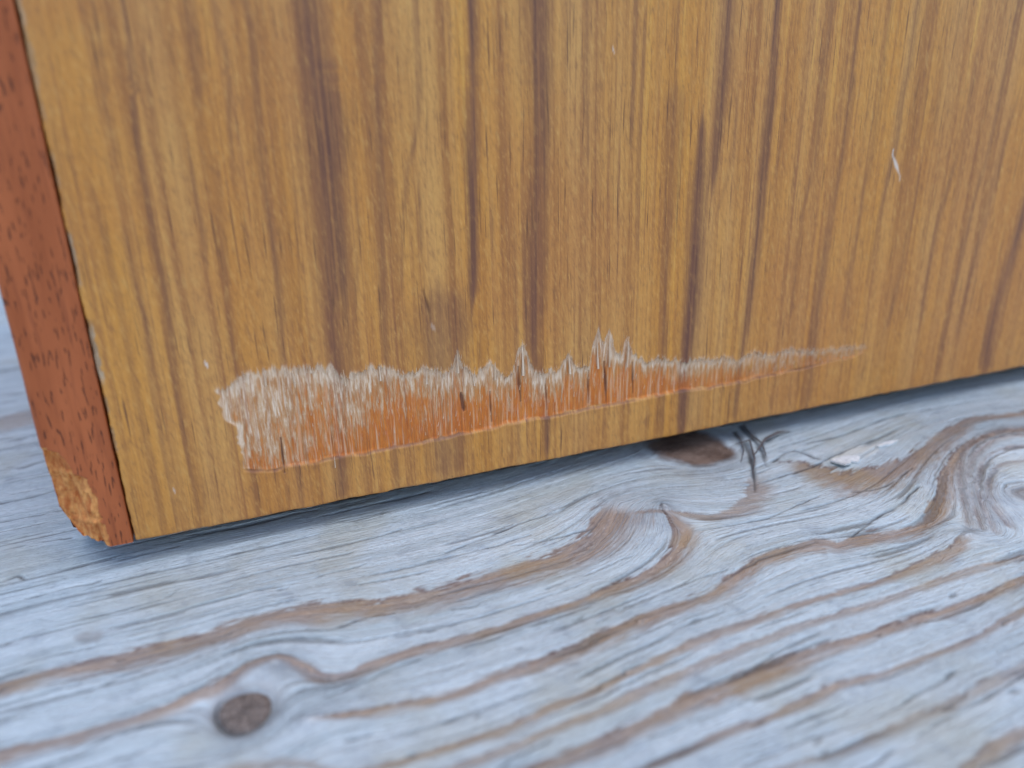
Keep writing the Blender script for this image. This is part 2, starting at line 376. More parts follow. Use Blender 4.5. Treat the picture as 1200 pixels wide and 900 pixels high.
CRACKS = [
 [(1020,897,2.6),(1083,857,3),(1133,830,2.6),(1200,790,2.6)], [(0,757,3),(67,733,2.6),(133,717,2.6),(187,703,2.4),(213,690,2)],
 [(0,847,3),(33,830,3),(100,810,3),(150,790,3),(233,763,3),(267,752,2)], [(117,897,2.5),(167,880,3),(207,863,3.5),(230,857,3)],
 [(0,682,2.5),(20,675,2.5),(33,678,2.5),(77,667,2.4),(133,655,2)], [(33,700,2.4),(75,690,2.4),(117,680,2)], [(0,647,2.6),(23,640,2.6),(83,630,2)],
 [(357,738,2.6),(387,737,3),(433,722,2.6),(460,718,2)], [(383,817,3),(433,797,3),(467,780,2.6),(583,747,2.2),(640,726,1.6)], [(407,867,3.5),(437,860,3)],
 [(1000,627,2.6),(1033,603,3),(1053,593,2.6),(1077,570,2.2)], [(523,647,2.4),(567,630,2.4),(600,617,2.4),(660,597,2)], [(865,790,2),(883,780,3),(933,753,3),(977,732,4)],
 [(967,860,2.2),(1007,847,3),(1040,833,2.4),(1100,800,2.4),(1117,787,3)], [(0,434,4),(25,430,4),(45,425,3)], [(10,548,2),(27,547,2.5),(60,538,2)], [(0,590,2.4),(30,584,2.4),(62,576,2)],
 [(0,612,2),(40,604,2),(75,597,2)], [(0,395,3),(20,392,3)], [(0,520,2.4),(50,508,2.4)], [(0,465,3),(40,458,3)],
 [(860,505,6),(872,520,5),(882,545,4),(884,575,3)], [(868,498,8),(888,520,5),(897,545,3)], [(898,515,6),(915,507,5),(925,505,3)], [(905,540,2),(930,528,2.5),(965,540,3),(975,548,3)],
 [(500,657,1.6),(560,645,2),(620,627,1.6)], [(330,652,2),(400,640,2.2),(470,620,1.8)], [(230,690,1.6),(330,665,2),(420,645,1.6)], [(300,692,1.5),(345,683,1.8),(430,660,1.3)],
 [(600,640,1.8),(660,628,2),(720,608,1.6)], [(530,715,2),(555,710,3),(562,708,2)], [(590,897,3),(605,885,3),(640,870,3.5),(645,866,2)], [(880,850,3),(893,847,5),(898,846,3)],
 [(820,622,1.4),(900,606,1.8),(960,580,1.4)], [(640,690,1.6),(690,672,1.8),(740,652,1.4)], [(700,730,1.4),(790,690,1.8),(850,668,1.4)], [(760,865,1.4),(830,838,1.8),(900,810,1.4)],
 [(1000,575,2),(1035,570,2),(1070,548,1.6)], [(930,555,2),(965,540,2),(1010,520,1.6),(1050,505,1.4)], [(945,520,1.8),(985,510,2),(1040,490,1.8),(1090,478,1.5)],
 [(870,897,1.6),(940,868,2),(967,860,1.6)], [(1150,897,1.6),(1200,872,2)], [(160,822,1.4),(230,797,2),(270,775,1.4)], [(60,897,1.6),(120,868,2),(190,842,1.5)], [(400,880,1.4),(470,862,1.8),(560,830,1.4)],
]
d0 = np.array(ground_pt(633, 898)); d1 = np.array(ground_pt(1100, 717))
GA = math.atan2(*(d1 - d0)[::-1])            # grain direction on the ground
ca, sa = math.cos(GA), math.sin(GA)
def to_board(px, py):
    x, y = ground_pt(px, py); return ca * x + sa * y, -sa * x + ca * y
def board_line(pts, step=.0004):
    pts = [tuple(map(float, p)) for p in pts]; out = []
    def ext(a, b, d): return (a[0] + (a[0] - b[0]) * d, a[1] + (a[1] - b[1]) * d, a[2])
    if len(pts) > 3:
        if pts[0][0] <= 0 or pts[0][1] >= 895: pts.insert(0, ext(pts[0], pts[1], 1.2))
        if pts[-1][0] >= 1200: pts.append(ext(pts[-1], pts[-2], 1.0))
    for p in pts:
        gx, gy = ground_pt(p[0], p[1]); q = to_board(p[0], p[1])
        s = depth_scale((gx, gy, 0)); r = ray(p[0], p[1]); r = r / np.linalg.norm(r)
        out.append((q[0], q[1], p[2] * s / max(.3, abs(r[2]) + .06)))
    return resample(out, step)
band_l = [board_line(b) for b in BANDS]; crack_l = [board_line(c) for c in CRACKS]; ring_l = [board_line(c) for c in RINGS]
corners = np.array([to_board(*p) for p in [(0, 900), (1200, 900), (1200, 425), (0, 640), (0, 363)]])
pmin, pmax = corners[:, 0].min() - .01, corners[:, 0].max() + .012
qmin = corners[:, 1].min() - .006
qfront = to_board(0, 560)[1] ; qback = corners[:, 1].max() + .01
KN1 = to_board(287, 832); KN2 = to_board(810, 526); KN3 = to_board(1210, 580)
# flow field: harmonic interpolation between the bands
hs = .0008
gp = np.arange(pmin - .01, pmax + .01, hs); gq = np.arange(qmin - .01, qback + .01, hs)
Vf = np.repeat(gq[:, None], len(gp), 1).copy(); fix = np.zeros_like(Vf, bool)
fix[0] = fix[-1] = True
def pin(L, val):
    i = np.clip(np.round((L[:, 1] - gq[0]) / hs).astype(int), 0, len(gq) - 1); j = np.clip(np.round((L[:, 0] - gp[0]) / hs).astype(int), 0, len(gp) - 1)
    Vf[i, j] = val; fix[i, j] = True
mains = [float(np.median(L[:len(L) * 2 // 3, 1])) for L in band_l]
for bi in (0, 1, 2, 3, 4, 5, 6, 7): pin(band_l[bi], mains[bi])
def disk(c, r, val):
    a = np.linspace(0, 2 * math.pi, 40)
    for k in np.linspace(.1, 1, 5): pin(np.stack([c[0] + r * k * np.cos(a), c[1] + r * k * np.sin(a)], 1), val + (1 - k) * .002)
disk(KN1, .0028, KN1[1] + .0045); disk(KN2, .007, KN2[1] - .004); disk(KN3, .004, mains[2] - .012)
for k_, L in enumerate(ring_l): pin(L, mains[2] - .0022 * (k_ + 1))
for it in range(1400):
    A = .25 * (np.roll(Vf, 1, 0) + np.roll(Vf, -1, 0) + np.roll(Vf, 1, 1) + np.roll(Vf, -1, 1))
    A[:, 0] = A[:, 1]; A[:, -1] = A[:, -2]
    Vf = np.where(fix, Vf, A)
gvq, gvp = np.gradient(Vf)
SW = sstep(.35, .95, np.abs(gvp) / (np.hypot(gvp, gvq) + 1e-9))
for it in range(6): SW = .2 * (SW + np.roll(SW, 1, 0) + np.roll(SW, -1, 0) + np.roll(SW, 1, 1) + np.roll(SW, -1, 1))
def vfield(p, q):
    a = np.clip((p - gp[0]) / hs, 0, len(gp) - 1.001); b = np.clip((q - gq[0]) / hs, 0, len(gq) - 1.001)
    i = a.astype(int); j = b.astype(int); fa = a - i; fb_ = b - j
    v = (Vf[j, i] * (1 - fa) + Vf[j, i + 1] * fa) * (1 - fb_) + (Vf[j + 1, i] * (1 - fa) + Vf[j + 1, i + 1] * fa) * fb_
    inside = (q > gq[0]) & (q < gq[-1])
    t = np.clip(SW[j, i], 0, 1)
    return np.where(inside, v, q), np.where(inside, t, 0)

ps = np.concatenate([np.linspace(-.45, pmin, 30, endpoint=False), np.arange(pmin, pmax, .00034), np.linspace(pmax, .55, 24)])
qs = np.concatenate([np.linspace(-.19, qmin, 14, endpoint=False), np.arange(qmin, qfront, .00021), np.arange(qfront, qback, .0006), np.linspace(qback, .30, 12)])
PP, QQ = np.meshgrid(ps, qs); sh = PP.shape; p_, q_ = PP.ravel(), QQ.ravel()
Vv, swirl = vfield(p_, q_)
N = len(p_); band = np.zeros(N); edge = np.zeros(N); crack = np.zeros(N); knot = np.zeros(N); tear = np.zeros(N)
rag = (fbm(p_ * 260, Vv * 900, 3, 3) - .5)
rag2 = (fbm(p_ * 500, Vv * 2600, 13, 2) - .5)
rag3 = (fbm(p_ * 160, Vv * 4200, 17, 2) - .5)
for bi, L in enumerate(band_l):
    idx, D, S, W, A = near_line(p_, q_, L, L[:, 2].max() * 2.3 + .0008)
    sg = S / W + rag[idx] * 1.3 + rag2[idx] * 1.0 + rag3[idx] * .6        # +1 = far edge of the band, -1 = near edge
    along = .85 + .4 * fbm(A * 120, A * 0, 31 + bi)
    tot = A.max(); ef = sstep(0, .004, A) * sstep(0, .005, tot - A)
    along = along * (.15 + .85 * ef)
    prof = sstep(1.4, .7, sg) * sstep(-2.6, -.1, sg) * np.clip(along, 0, 1) * BSTR[bi]
    line = np.exp(-((sg - .92) / (.12 + .00006 / W)) ** 2) * np.clip(fbm(A * 160, A * 0, 60 + bi) * 2.2 - .45, 0, 1) * BSTR[bi]
    band[idx] = np.maximum(band[idx], prof); edge[idx] = np.maximum(edge[idx], line * .9)
for ri, L in enumerate(ring_l):
    idx, D, S, W, A = near_line(p_, q_, L, .002)
    f = np.clip(.3 + fbm(A * 200, A * 0, 330 + ri), 0, 1)
    edge[idx] = np.maximum(edge[idx], .5 * f * np.exp(-((S + rag[idx] * .0006) / (W * .8)) ** 2)); band[idx] = np.maximum(band[idx], .5 * f * np.exp(-((S + .0003) / (W * 2)) ** 2))
for ci, L in enumerate(crack_l):
    idx, D, S, W, A = near_line(p_, q_, L, L[:, 2].max() * 1.5 + .001)
    ww = W * (.25 + 1.1 * fbm(A * 350, A * 0, 90 + ci))
    off = (fbm(A * 350, A * 0, 140 + ci) - .5) * .0005
    crack[idx] = np.maximum(crack[idx], np.exp(-((S + off) / (ww * .75 + .00004)) ** 2) * np.clip(fbm(A * 180, A * 0, 200 + ci) * 2.4 - .35, 0, 1))
for px_, py_, rr_ in [(677,725,3),(813,727,3),(963,845,3),(967,880,2.5),(1115,788,4),(1113,827,4),(1188,810,4),(1117,697,3),(890,847,4),(958,868,3),(1030,742,2),(745,702,2.5),(560,838,2.5),(480,884,2),(215,744,2.5),(140,772,2),(330,690,2),(610,760,2),(1060,720,2),(1010,800,2),(870,700,2),(505,740,2)]:
    c_ = to_board(px_, py_); d_ = np.hypot((p_ - c_[0]) * .4, q_ - c_[1]) + rag2 * .0009
    crack = np.maximum(crack, .6 * sstep(rr_ * .00012, rr_ * .00003, d_))
# many short checks that follow the grain
chk = fbm(p_ * 55, Vv * 1500, 300, 2); chk = sstep(.69, .78, chk)
infront = sstep(qback, qfront, q_)
crack = np.maximum(crack, chk * .55 * (1 - swirl))
# knots: a loose dead knot with a gap round it, a dark one below the panel, a swirl on the right
a1 = np.arctan2(q_ - KN1[1], p_ - KN1[0]); r1 = np.hypot((p_ - KN1[0]) * 1.0, (q_ - KN1[1]) * .92)
KR = .0032 * (1 + .05 * np.sin(3 * a1 + .5))
rim = np.exp(-((r1 - KR * 1.09) / .00042) ** 2) * (.25 + .75 * sstep(-.2, .9, np.cos(a1 - 3.5)))
crack = np.maximum(crack, rim)
halo = np.exp(-((r1 - KR * 1.15) / .0011) ** 2) * .3
knot = np.maximum(knot, halo * (r1 > KR))
r2 = np.hypot((p_ - KN2[0]) * .95, (q_ - KN2[1]) * .85) + (fbm(p_ * 220, q_ * 220, 8, 4) - .5) * .0045
knot = np.maximum(knot, sstep(.0088, .0058, r2)); edge = np.maximum(edge, .35 * fbm(p_ * 300, q_ * 300, 18) * np.exp(-((r2 - .0098) / .0012) ** 2))
r3 = np.hypot(p_ - KN3[0], (q_ - KN3[1])) + (fbm(p_ * 150, q_ * 150, 5) - .5) * .002
knot = np.maximum(knot, .55 * sstep(.0046, .0016, r3))
ks = np.array(to_board(105, 747)); rs = np.hypot((p_ - ks[0]), (q_ - ks[1])) + (fbm(p_ * 300, q_ * 300, 9) - .5) * .003
knot = np.maximum(knot, .4 * sstep(.0024, .0010, rs))
# torn patch beside the lifted flake, pale streaks elsewhere
kt = np.array(to_board(1000, 530)); rt = np.hypot((p_ - kt[0]) * .35, (q_ - kt[1]) * 1.1)
tear = sstep(.0030, .0012, rt + rag * .004) * .6
# relief
Hh = (fbm(p_ * 9, Vv * 90, 21, 2) - .5) * .0003 + (fbm(p_ * 25, Vv * 420, 22, 2) - .5) * .00022 + (fbm(p_ * 60, Vv * 1300, 23, 2) - .5) * .00018
Hh += -band * .00024 - np.clip(crack, 0, 1) * .00045 - edge * .00010 + tear * .0002 + (fbm(p_ * 900, q_ * 900, 29, 2) - .5) * .00007
Hh -= sstep(.0036, .0031, r1) * .00045
dense = ((p_ > pmin - .002) & (p_ < pmax + .002) & (q_ > qmin - .002) & (q_ < qback + .002))
Hh = np.where(dense, Hh, -.0002)
Zz = Hh.reshape(sh)
def pad(a, v=None):
    b = np.pad(a, 1, mode='edge')
    if v is not None: b[0] = b[-1] = v; b[:, 0] = b[:, -1] = v
    return b
attrs = dict(grain_v=pad(Vv.reshape(sh)), grain_s=pad(p_.reshape(sh)), band=pad(band.reshape(sh)), edge=pad(edge.reshape(sh)),
             crack=pad(crack.reshape(sh)), knot=pad(knot.reshape(sh)), tear=pad(tear.reshape(sh)), swirl=pad(swirl.reshape(sh)))
board = grid_mesh('deck_board', pad(PP), pad(QQ), pad(Zz, -.034), attrs, M_DECK)
board.rotation_euler = (0, 0, GA)
tag(board, 'weathered silver grey wooden board with tan grain bands under the cabinet', None, 'structure')

# the loose knot plug, sitting a little low in its hole
kv = [(0, 0, .00022)]; kf = []; NS = 28
for ri, (rr, hh) in enumerate([(.35, .0002), (.7, .00012), (.92, 0.0), (.99, -.0002), (1.0, -.0012)]):
    for s_ in range(NS):
        a = 2 * math.pi * s_ / NS; R_ = .0032 * (1 + .05 * math.sin(3 * a + .5)) * rr
        kv.append((R_ * math.cos(a), R_ * math.sin(a) / .92, hh + rng.normal() * .00003))
for s_ in range(NS): kf.append((0, 1 + s_, 1 + (s_ + 1) % NS))
for ri in range(4):
    for s_ in range(NS):
        b0 = 1 + ri * NS + s_; b1 = 1 + ri * NS + (s_ + 1) % NS; kf.append((b0, b0 + NS, b1 + NS, b1))
kn = poly_mesh('knot', kv, kf, M_KNOT, board, True); kn.location = (KN1[0], KN1[1], -.0001)
kn['label'] = 'round dark dead knot with a cracked rim'
# lifted pale flakes of surface wood beside the tear
def flake(px, py, ln, wd, rz, lift, seed):
    r_ = np.random.default_rng(seed); n = 9; top = []
    for i in range(n):
        t = i / (n - 1); wl = wd * (math.sin(math.pi * min(1, t * .8 + .18)) ** .7) * (1 + r_.normal() * .12)
        x = (t - .5) * ln; z = lift * (1 - t) ** 2
        top.append((x, -wl / 2 + r_.normal() * wd * .06, z)); top.append((x, wl / 2, z * .3))
    vs = top + [(x, y, z - .0004) for x, y, z in top]; k = len(top); fs = []
    for i in range(n - 1):
        a = 2 * i; fs += [(a, a + 2, a + 3, a + 1), (k + a, k + a + 1, k + a + 3, k + a + 2), (a, k + a, k + a + 2, a + 2), (a + 1, a + 3, k + a + 3, k + a + 1)]
    fs += [(0, 1, k + 1, k), (2 * n - 2, k + 2 * n - 2, k + 2 * n - 1, 2 * n - 1)]
    o = poly_mesh('wood_flake', vs, fs, M_FLAKE, board); q = to_board(px, py); o.location = (q[0], q[1], .00035); o.rotation_euler = (0, 0, rz)
    return o
flake(993, 541, .0065, .0036, .1, .0009, 3); flake(1040, 521, .006, .0012, .05, .0002, 8)

# dark slivers of bark wedged beside the covered knot
M_BARK = mat_plain('dark_bark', lin(70, 62, 60), lin(100, 90, 86), 900, 900)
def sprig(pts, wd):
    vs = []; fs = []; n = len(pts)
    for i, (px, py, h) in enumerate(pts):
        q = to_board(px, py); w_ = wd * (1 - .75 * abs(2 * i / (n - 1) - 1) ** 1.5)
        vs += [(q[0] - w_ / 2, q[1] - w_ * .3, h), (q[0] + w_ / 2, q[1] - w_ * .3, h + w_ * .15), (q[0], q[1] + w_ * .4, h + w_ * .7)]
    for i in range(n - 1):
        a = 3 * i; fs += [(a, a + 1, a + 4, a + 3), (a + 1, a + 2, a + 5, a + 4), (a + 2, a, a + 3, a + 5)]
    fs += [(0, 2, 1), (3 * n - 3, 3 * n - 2, 3 * n - 1)]
    return poly_mesh('bark_sliver', vs, fs, M_BARK, board)
sprig([(855, 506, .0004), (866, 516, .0006), (871, 530, .0004), (868, 543, .0001)], .0004)
sprig([(870, 500, .0005), (880, 514, .0008), (892, 522, .0006), (898, 536, .0002)], .0005)
sprig([(884, 534, .0002), (896, 520, .0009), (912, 511, .0007), (926, 507, .0002)], .0007)
sprig([(862, 522, .0003), (878, 520, .0007), (884, 540, .0004), (882, 556, .0001)], .0005)

# ------------------------------------------------------------------ the cabinet
cab = bpy.data.objects.new('wooden_cabinet', None); C.objects.link(cab); cab.empty_display_size = .02
tag(cab, 'striped brown veneered wooden cabinet with a torn scrape along its lower edge', 'cabinet')
XL, XR, TOP, DEP = -.0097, .30, .20, .16

STR = [
 # (points x, y, width), darkness
 ([(108,0,7),(118,60,8),(123,120,8),(133,160,6),(137,205,5)], .55), ([(143,0,4),(152,72,6),(160,160,7),(172,230,7),(181,287,9),(193,340,10),(200,407,9),(205,447,8),(218,520,7)], .85),
 ([(168,20,4),(171,80,4),(187,160,4)], .45), ([(221,0,11),(227,53,12),(232,100,13),(235,135,8)], .75), ([(222,175,4),(229,225,5),(240,279,5),(243,308,3)], .75),
 ([(251,0,6),(256,27,7),(267,80,7),(270,160,5),(275,230,4)], .6), ([(285,0,9),(293,32,10),(296,75,9),(301,133,8),(309,220,7),(323,313,7),(328,369,8),(333,428,6)], .75),
 ([(100,200,9),(120,273,11),(131,321,12),(144,369,12),(155,433,12),(175,530,10)], .6), ([(140,250,5),(155,327,7),(171,380,8),(176,433,8),(190,520,6)], .65),
 ([(245,170,6),(256,220,7),(267,353,8),(275,428,9)], .45), ([(287,255,3),(295,310,3)], .6), ([(340,190,3),(347,247,4),(352,369,3)], .55), ([(95,100,6),(107,200,5)], .4),
 ([(357,0,24),(368,80,34),(379,160,40),(378,220,34),(384,273,34),(388,327,33),(388,380,27),(394,433,25),(399,560,15)], 1.0),
 ([(413,90,8),(416,200,6),(420,300,5),(412,400,7),(416,440,6)], .55), ([(440,0,12),(441,60,11),(443,133,12),(446,220,10),(447,273,9),(449,327,8),(452,407,6)], .85),
 ([(470,40,10),(474,110,8)], .35), ([(485,0,10),(489,60,10),(490,120,11),(486,165,8),(477,205,8),(472,273,4),(471,340,4)], .65), ([(491,200,5),(493,273,7),(496,300,5)], .6),
 ([(528,20,4),(527,70,4)], .5), ([(553,0,15),(553,80,14),(555,160,14),(554,220,10),(555,255,9),(555,330,8),(553,365,5)], .9), ([(577,235,6),(577,290,6)], .5), ([(603,250,4),(605,340,6),(606,420,4)], .5),
 ([(606,0,10),(604,120,6)], .35), ([(629,0,28),(632,80,24),(633,150,22),(629,237,21),(628,300,22),(627,353,20),(627,412,11),(640,480,10)], .95),
 ([(668,0,4),(666,72,3)], .6), ([(688,0,5),(687,107,6),(689,160,6),(689,205,4)], .65), ([(745,0,4),(741,107,5),(739,170,4)], .75), ([(757,13,5),(752,107,5),(748,187,5),(746,300,3)], .7),
 ([(795,0,4),(793,60,4)], .6), ([(792,90,18),(790,170,20),(788,230,14),(780,330,10),(778,430,8)], .45), ([(812,40,4),(810,130,4)], .6),
 ([(855,0,16),(850,80,16),(844,133,14),(839,175,12),(834,230,7)], .85), ([(824,130,6),(821,190,16),(818,225,20),(815,273,19),(812,327,18),(808,370,17),(803,412,15)], .85), ([(864,90,5),(858,180,6),(838,260,5)], .5),
 ([(911,0,9),(907,67,10),(901,133,14),(894,205,13),(888,273,12),(881,327,13),(875,380,12),(870,412,10),(862,480,9)], .95), ([(925,30,4),(918,150,5),(905,220,5),(897,300,4)], .5),
 ([(1008,0,7),(1001,67,8),(996,120,9),(988,180,8),(979,225,8),(971,273,9),(965,313,10),(957,367,9),(952,410,9)], .85), ([(975,0,5),(965,67,6),(960,133,6),(952,200,6),(941,247,5),(933,313,6),(925,385,6)], .65),
 ([(1044,0,8),(1036,67,9),(1028,133,9),(1018,200,11),(1012,225,10),(1005,273,8),(997,313,8),(985,390,6)], .8), ([(1076,0,9),(1070,53,9),(1056,120,8),(1051,165,7),(1035,233,7),(1024,287,6),(1013,348,5)], .7),
 ([(1028,20,4),(1018,120,4),(1008,200,4)], .55), ([(1080,187,7),(1072,235,7),(1051,340,7),(1037,390,7)], .65), ([(1112,10,5),(1105,80,4),(1095,150,5)], .5), ([(1145,60,4),(1125,170,5),(1099,260,9),(1085,327,9),(1077,385,9)], .65),
 ([(1195,0,7),(1181,67,7),(1168,133,8),(1152,200,7),(1140,245,6),(1120,330,7),(1100,420,6)], .8), ([(1195,107,8),(1179,160,9),(1163,225,9),(1147,287,9),(1133,340,9),(1118,400,9)], .75),
 ([(1215,200,14),(1197,260,15),(1181,313,16),(1163,380,16),(1155,430,14)], .8), ([(497,344,4),(501,360,7),(505,378,6)], 1.0), ([(512,330,30),(517,385,50),(516,428,36)], .55), ([(560,390,6),(562,440,6)], .5),
 ([(520,545,5),(522,575,5)], .6), ([(462,535,4),(464,580,4)], .7), ([(335,560,5),(340,600,4)], .6), ([(555,530,4),(556,560,4)], .6), ([(668,480,5),(668,510,5)], .5), ([(760,475,6),(755,510,6)], .5), ([(945,440,7),(940,475,7)], .6),
 ([(905,455,5),(902,490,5)], .5), ([(1015,420,5),(1005,460,5)], .5), ([(820,470,3),(818,500,3)], .5), ([(708,480,3),(706,520,3)], .6), ([(600,505,4),(598,550,4)], .5), ([(238,560,6),(240,610,6)], .45), ([(290,480,4),(283,440,5)], .5),
]
PALE = [([(1046,182,2),(1050,192,4),(1055,207,3)], .7), ([(240,425,3),(243,429,2)], .8), ([(506,380,5),(510,388,4)], .22), ([(718,57,2),(720,61,2)], .6), ([(203,572,2),(205,577,2)], .4)]
def face_line(pts, step=.0006):
    out = []
    for p in pts:
        x, z = face_pt(p[0], p[1]); out.append((x, z, p[2] * depth_scale((x, 0, z + LIFT))))
    return out, step
us = np.concatenate([np.arange(.0, .152, .000135), np.arange(.152, .200, .0002), np.linspace(.2003, XR - .0004, 60)])
zs = np.concatenate([np.arange(0, .0235, .000125), np.arange(.0235, .090, .00042), np.linspace(.0905, TOP - .0045, 14)])
UU, ZV = np.meshgrid(us, zs); shv = UU.shape; u_, z_ = UU.ravel(), ZV.ravel(); NV = len(u_)
stripe = np.zeros(NV); mark = np.zeros(NV)
nz1 = fbm(u_ * 420, z_ * 9, 41, 3) - .5
nz2 = fbm(u_ * 1500, z_ * 25, 44, 2) - .5
def add_stripe(pts, inten, target, soft=.95, seed=0):
    rows, step = face_line(pts)
    if pts[0][1] <= 0 and target is stripe: rows.insert(0, (rows[0][0] + (rows[0][0] - rows[1][0]) * .5, TOP, rows[0][2]))
    if pts[-1][1] >= 405 and len(pts) > 2 and target is stripe: rows.append((rows[-1][0], -.001, rows[-1][2] * .8))
    L = resample(rows, step); L = L[np.argsort(L[:, 1])]
    zlo, zhi, mw = L[0, 1], L[-1, 1], L[:, 2].max() * 1.4 + .0006
    ez = .001 if zhi - zlo > .004 else .00025
    idx = np.nonzero((z_ > zlo - ez) & (z_ < zhi + ez) & (u_ > L[:, 0].min() - mw) & (u_ < L[:, 0].max() + mw))[0]
    A = z_[idx]; W = np.interp(A, L[:, 1], L[:, 2]) / 2
    D = np.abs(u_[idx] - np.interp(A, L[:, 1], L[:, 0]))
    endf = 2.0 * (1 - sstep(-.001, .004, np.minimum(A - zlo, zhi - A))) if zhi - zlo > .004 else 2.0 * (1 - sstep(-.0002, .0006, np.minimum(A - zlo, zhi - A)))
    D = D + endf * W * .5
    Wn = W * (1.1 + .5 * fbm(A * 90, A * 0, 400 + seed)) + .00004
    s = D / Wn + nz1[idx] * .9 + nz2[idx] * .5
    target[idx] = np.maximum(target[idx], sstep(1.3, 1.15 - soft - .2, s) * inten * (.75 + .35 * fbm(A * 60, A * 0, 450 + seed)))
for i, (pts, inten) in enumerate(STR):
    wide = max(p[2] for p in pts) > 13
    add_stripe([(p[0], p[1], p[2] * (1.25 if wide else 1.0)) for p in pts], min(1, inten * (1.25 if wide else .66)), stripe, 1.05 if wide else .95, seed=i)
nick_ledge_shade = np.zeros(NV)
for i, pts in enumerate([[(497,346,3),(501,358,5),(504,373,4)], [(608,436,3),(609,448,4),(611,466,2)], [(541,462,3),(545,482,3)], [(709,430,2.5),(711,448,3),(712,470,2)], [(330,520,2),(333,548,2)],
                         [(640,450,2),(642,476,2)], [(388,500,2),(391,530,2)], [(575,465,2),(577,490,2)], [(690,440,2),(691,468,2)], [(742,430,2),(743,456,2)]]): add_stripe(pts, .9, nick_ledge_shade, .7, seed=500 + i)
for i, (pts, inten) in enumerate(PALE): add_stripe(pts, inten, mark, .4, seed=200 + i)
for u0 in np.arange(.197, XR, .0042):      # beyond the picture's right edge the same veneer goes on
    c = u0 + rng.uniform(-.001, .001); L = np.array([[c, -.001, .0012], [c + rng.normal() * .001, TOP, .0012]])
    idx, D, S, W, A = near_line(u_, z_, resample(L, .002), .002); stripe[idx] = np.maximum(stripe[idx], sstep(1.2, .5, D / W + nz1[idx]) * rng.uniform(.4, .9))

# the torn strip
BOT = [(283,553),(320,551),(370,543),(395,538),(480,522),(560,506),(640,490),(745,470),(800,460),(850,452),(880,446),(940,432),(1000,419),(1022,407)]
TOPL = [(266,455),(275,445),(285,440),(310,434),(345,433),(385,430),(393,434),(400,441),(412,440),(425,438),(432,430),(445,431),(458,430),(463,436),(478,438),(488,434),(500,431),(520,436),(530,428),(536,411),(542,428),(552,436),(562,436),(575,424),(583,436),(592,440),(600,438),(605,418),(612,401),(619,420),(628,438),(640,436),(655,430),(667,414),(676,430),(690,428),(696,400),(701,389),(707,402),(714,384),(721,412),(728,420),(734,394),(741,412),(755,424),(775,420),(800,423),(830,422),(855,420),(865,424),(880,412),(900,416),(925,410),(960,411),(985,407),(1005,405),(1022,404)]
bx_, bz_ = np.array([face_pt(*p) for p in BOT]).T; tx_, tz_ = np.array([face_pt(*p) for p in TOPL]).T
jag = (fbm(u_ * 1500, u_ * 0, 51, 3) - .5) * .0016 * sstep(.015, .03, u_) + (fbm(u_ * 3600, u_ * 0, 52, 2) - .5) * .0009
zb = np.interp(u_, bx_, bz_) + (fbm(u_ * 350, u_ * 0, 53, 4) - .5) * .0007
zt = np.interp(u_, tx_, tz_) + jag
lx = face_pt(281, 520)[0] + (fbm(z_ * 900, z_ * 0, 55, 2) - .5) * .0012 + sstep(.0165, .019, z_) * (-.0022)
rx_ = face_pt(1022, 404)[0]
soft = .00012
inside = sstep(-soft * .5, .0003 + .0006 * fbm(u_ * 600, u_ * 0, 54, 2), z_ - zb) * sstep(-soft, soft * 2.5, zt - z_) * sstep(0, .00035, u_ - lx) * sstep(0, .004, rx_ - u_)
# towards the right the tear breaks up into small torn dashes
brk = fbm(u_ * 900, z_ * 250, 57, 2)
inside *= np.where(u_ > .105, sstep(.26, .44, brk + (.16 - u_) * 2.0), 1.0)
rel = np.clip((z_ - zb) / np.maximum(zt - zb, .0008), 0, 1)
gt = (1 - rel) * (.6 + .75 * sstep(.024, .042, u_)) * (1 - .5 * sstep(.09, .14, u_)) + .12 * sstep(.9, .6, rel)
gt = np.maximum(gt, 1.25 * sstep(.0010, .0003, z_ - zb) * sstep(.030, .04, u_) * sstep(.3, .6, fbm(u_ * 500, z_ * 200, 59, 2)))
gt -= .5 * np.exp(-((z_ - zt + .0003) / .0007) ** 2)
gt -= .35 * sstep(.0016, .0004, u_ - lx)
fib = fbm(u_ * 1900, z_ * 90, 61, 3) - .5
deep = (.00024 + .00026 * (1 - rel)) * np.where(u_ > .1, 1 - .55 * sstep(.1, .14, u_), 1) * (.45 + .55 * sstep(.016, .04, u_))
yrec = inside * np.maximum(deep + fib * .0005, -.0002)
lip = np.exp(-((z_ - zt + .00015) / .00042) ** 2) * sstep(lx.min(), lx.min() + .002, u_) * sstep(0, .004, rx_ - u_)      # frayed rim curls outwards
yrec -= lip * (.00005 + .00016 * (fbm(u_ * 1700, u_ * 0, 63, 2) - .4))
yrec -= .00002 * np.exp(-((z_ - zb + .0003) / .0003) ** 2) * (inside.max() > 0) * sstep(lx.min(), lx.min() + .004, u_) * sstep(0, .02, rx_ - u_)
ledge = (fbm(u_ * 450, u_ * 0, 64, 3) - .42) * .0011
fade = 1 - .55 * sstep(.085, .135, u_)
gouge = fade * np.clip(np.maximum(np.sqrt(inside) * sstep(-.00005, .0003, z_ - zb - np.clip(ledge, 0, 1)), lip * sstep(.4, .55, fbm(u_ * 2200, z_ * 300, 66, 2))), 0, 1)
yrec += (stripe * -.00001) + (fbm(u_ * 60, z_ * 40, 71, 2) - .5) * .00018
nick_ledge_shade = np.maximum(nick_ledge_shade, .55 * np.exp(-((z_ - zb - .00012) / .00022) ** 2) * sstep(0, .001, u_ - lx) * sstep(0, .02, rx_ - u_) * sstep(.3, .6, fbm(u_ * 260, u_ * 0, 67, 3)))  # shade painted along the upward-facing lower ledge, on top of the real nicks
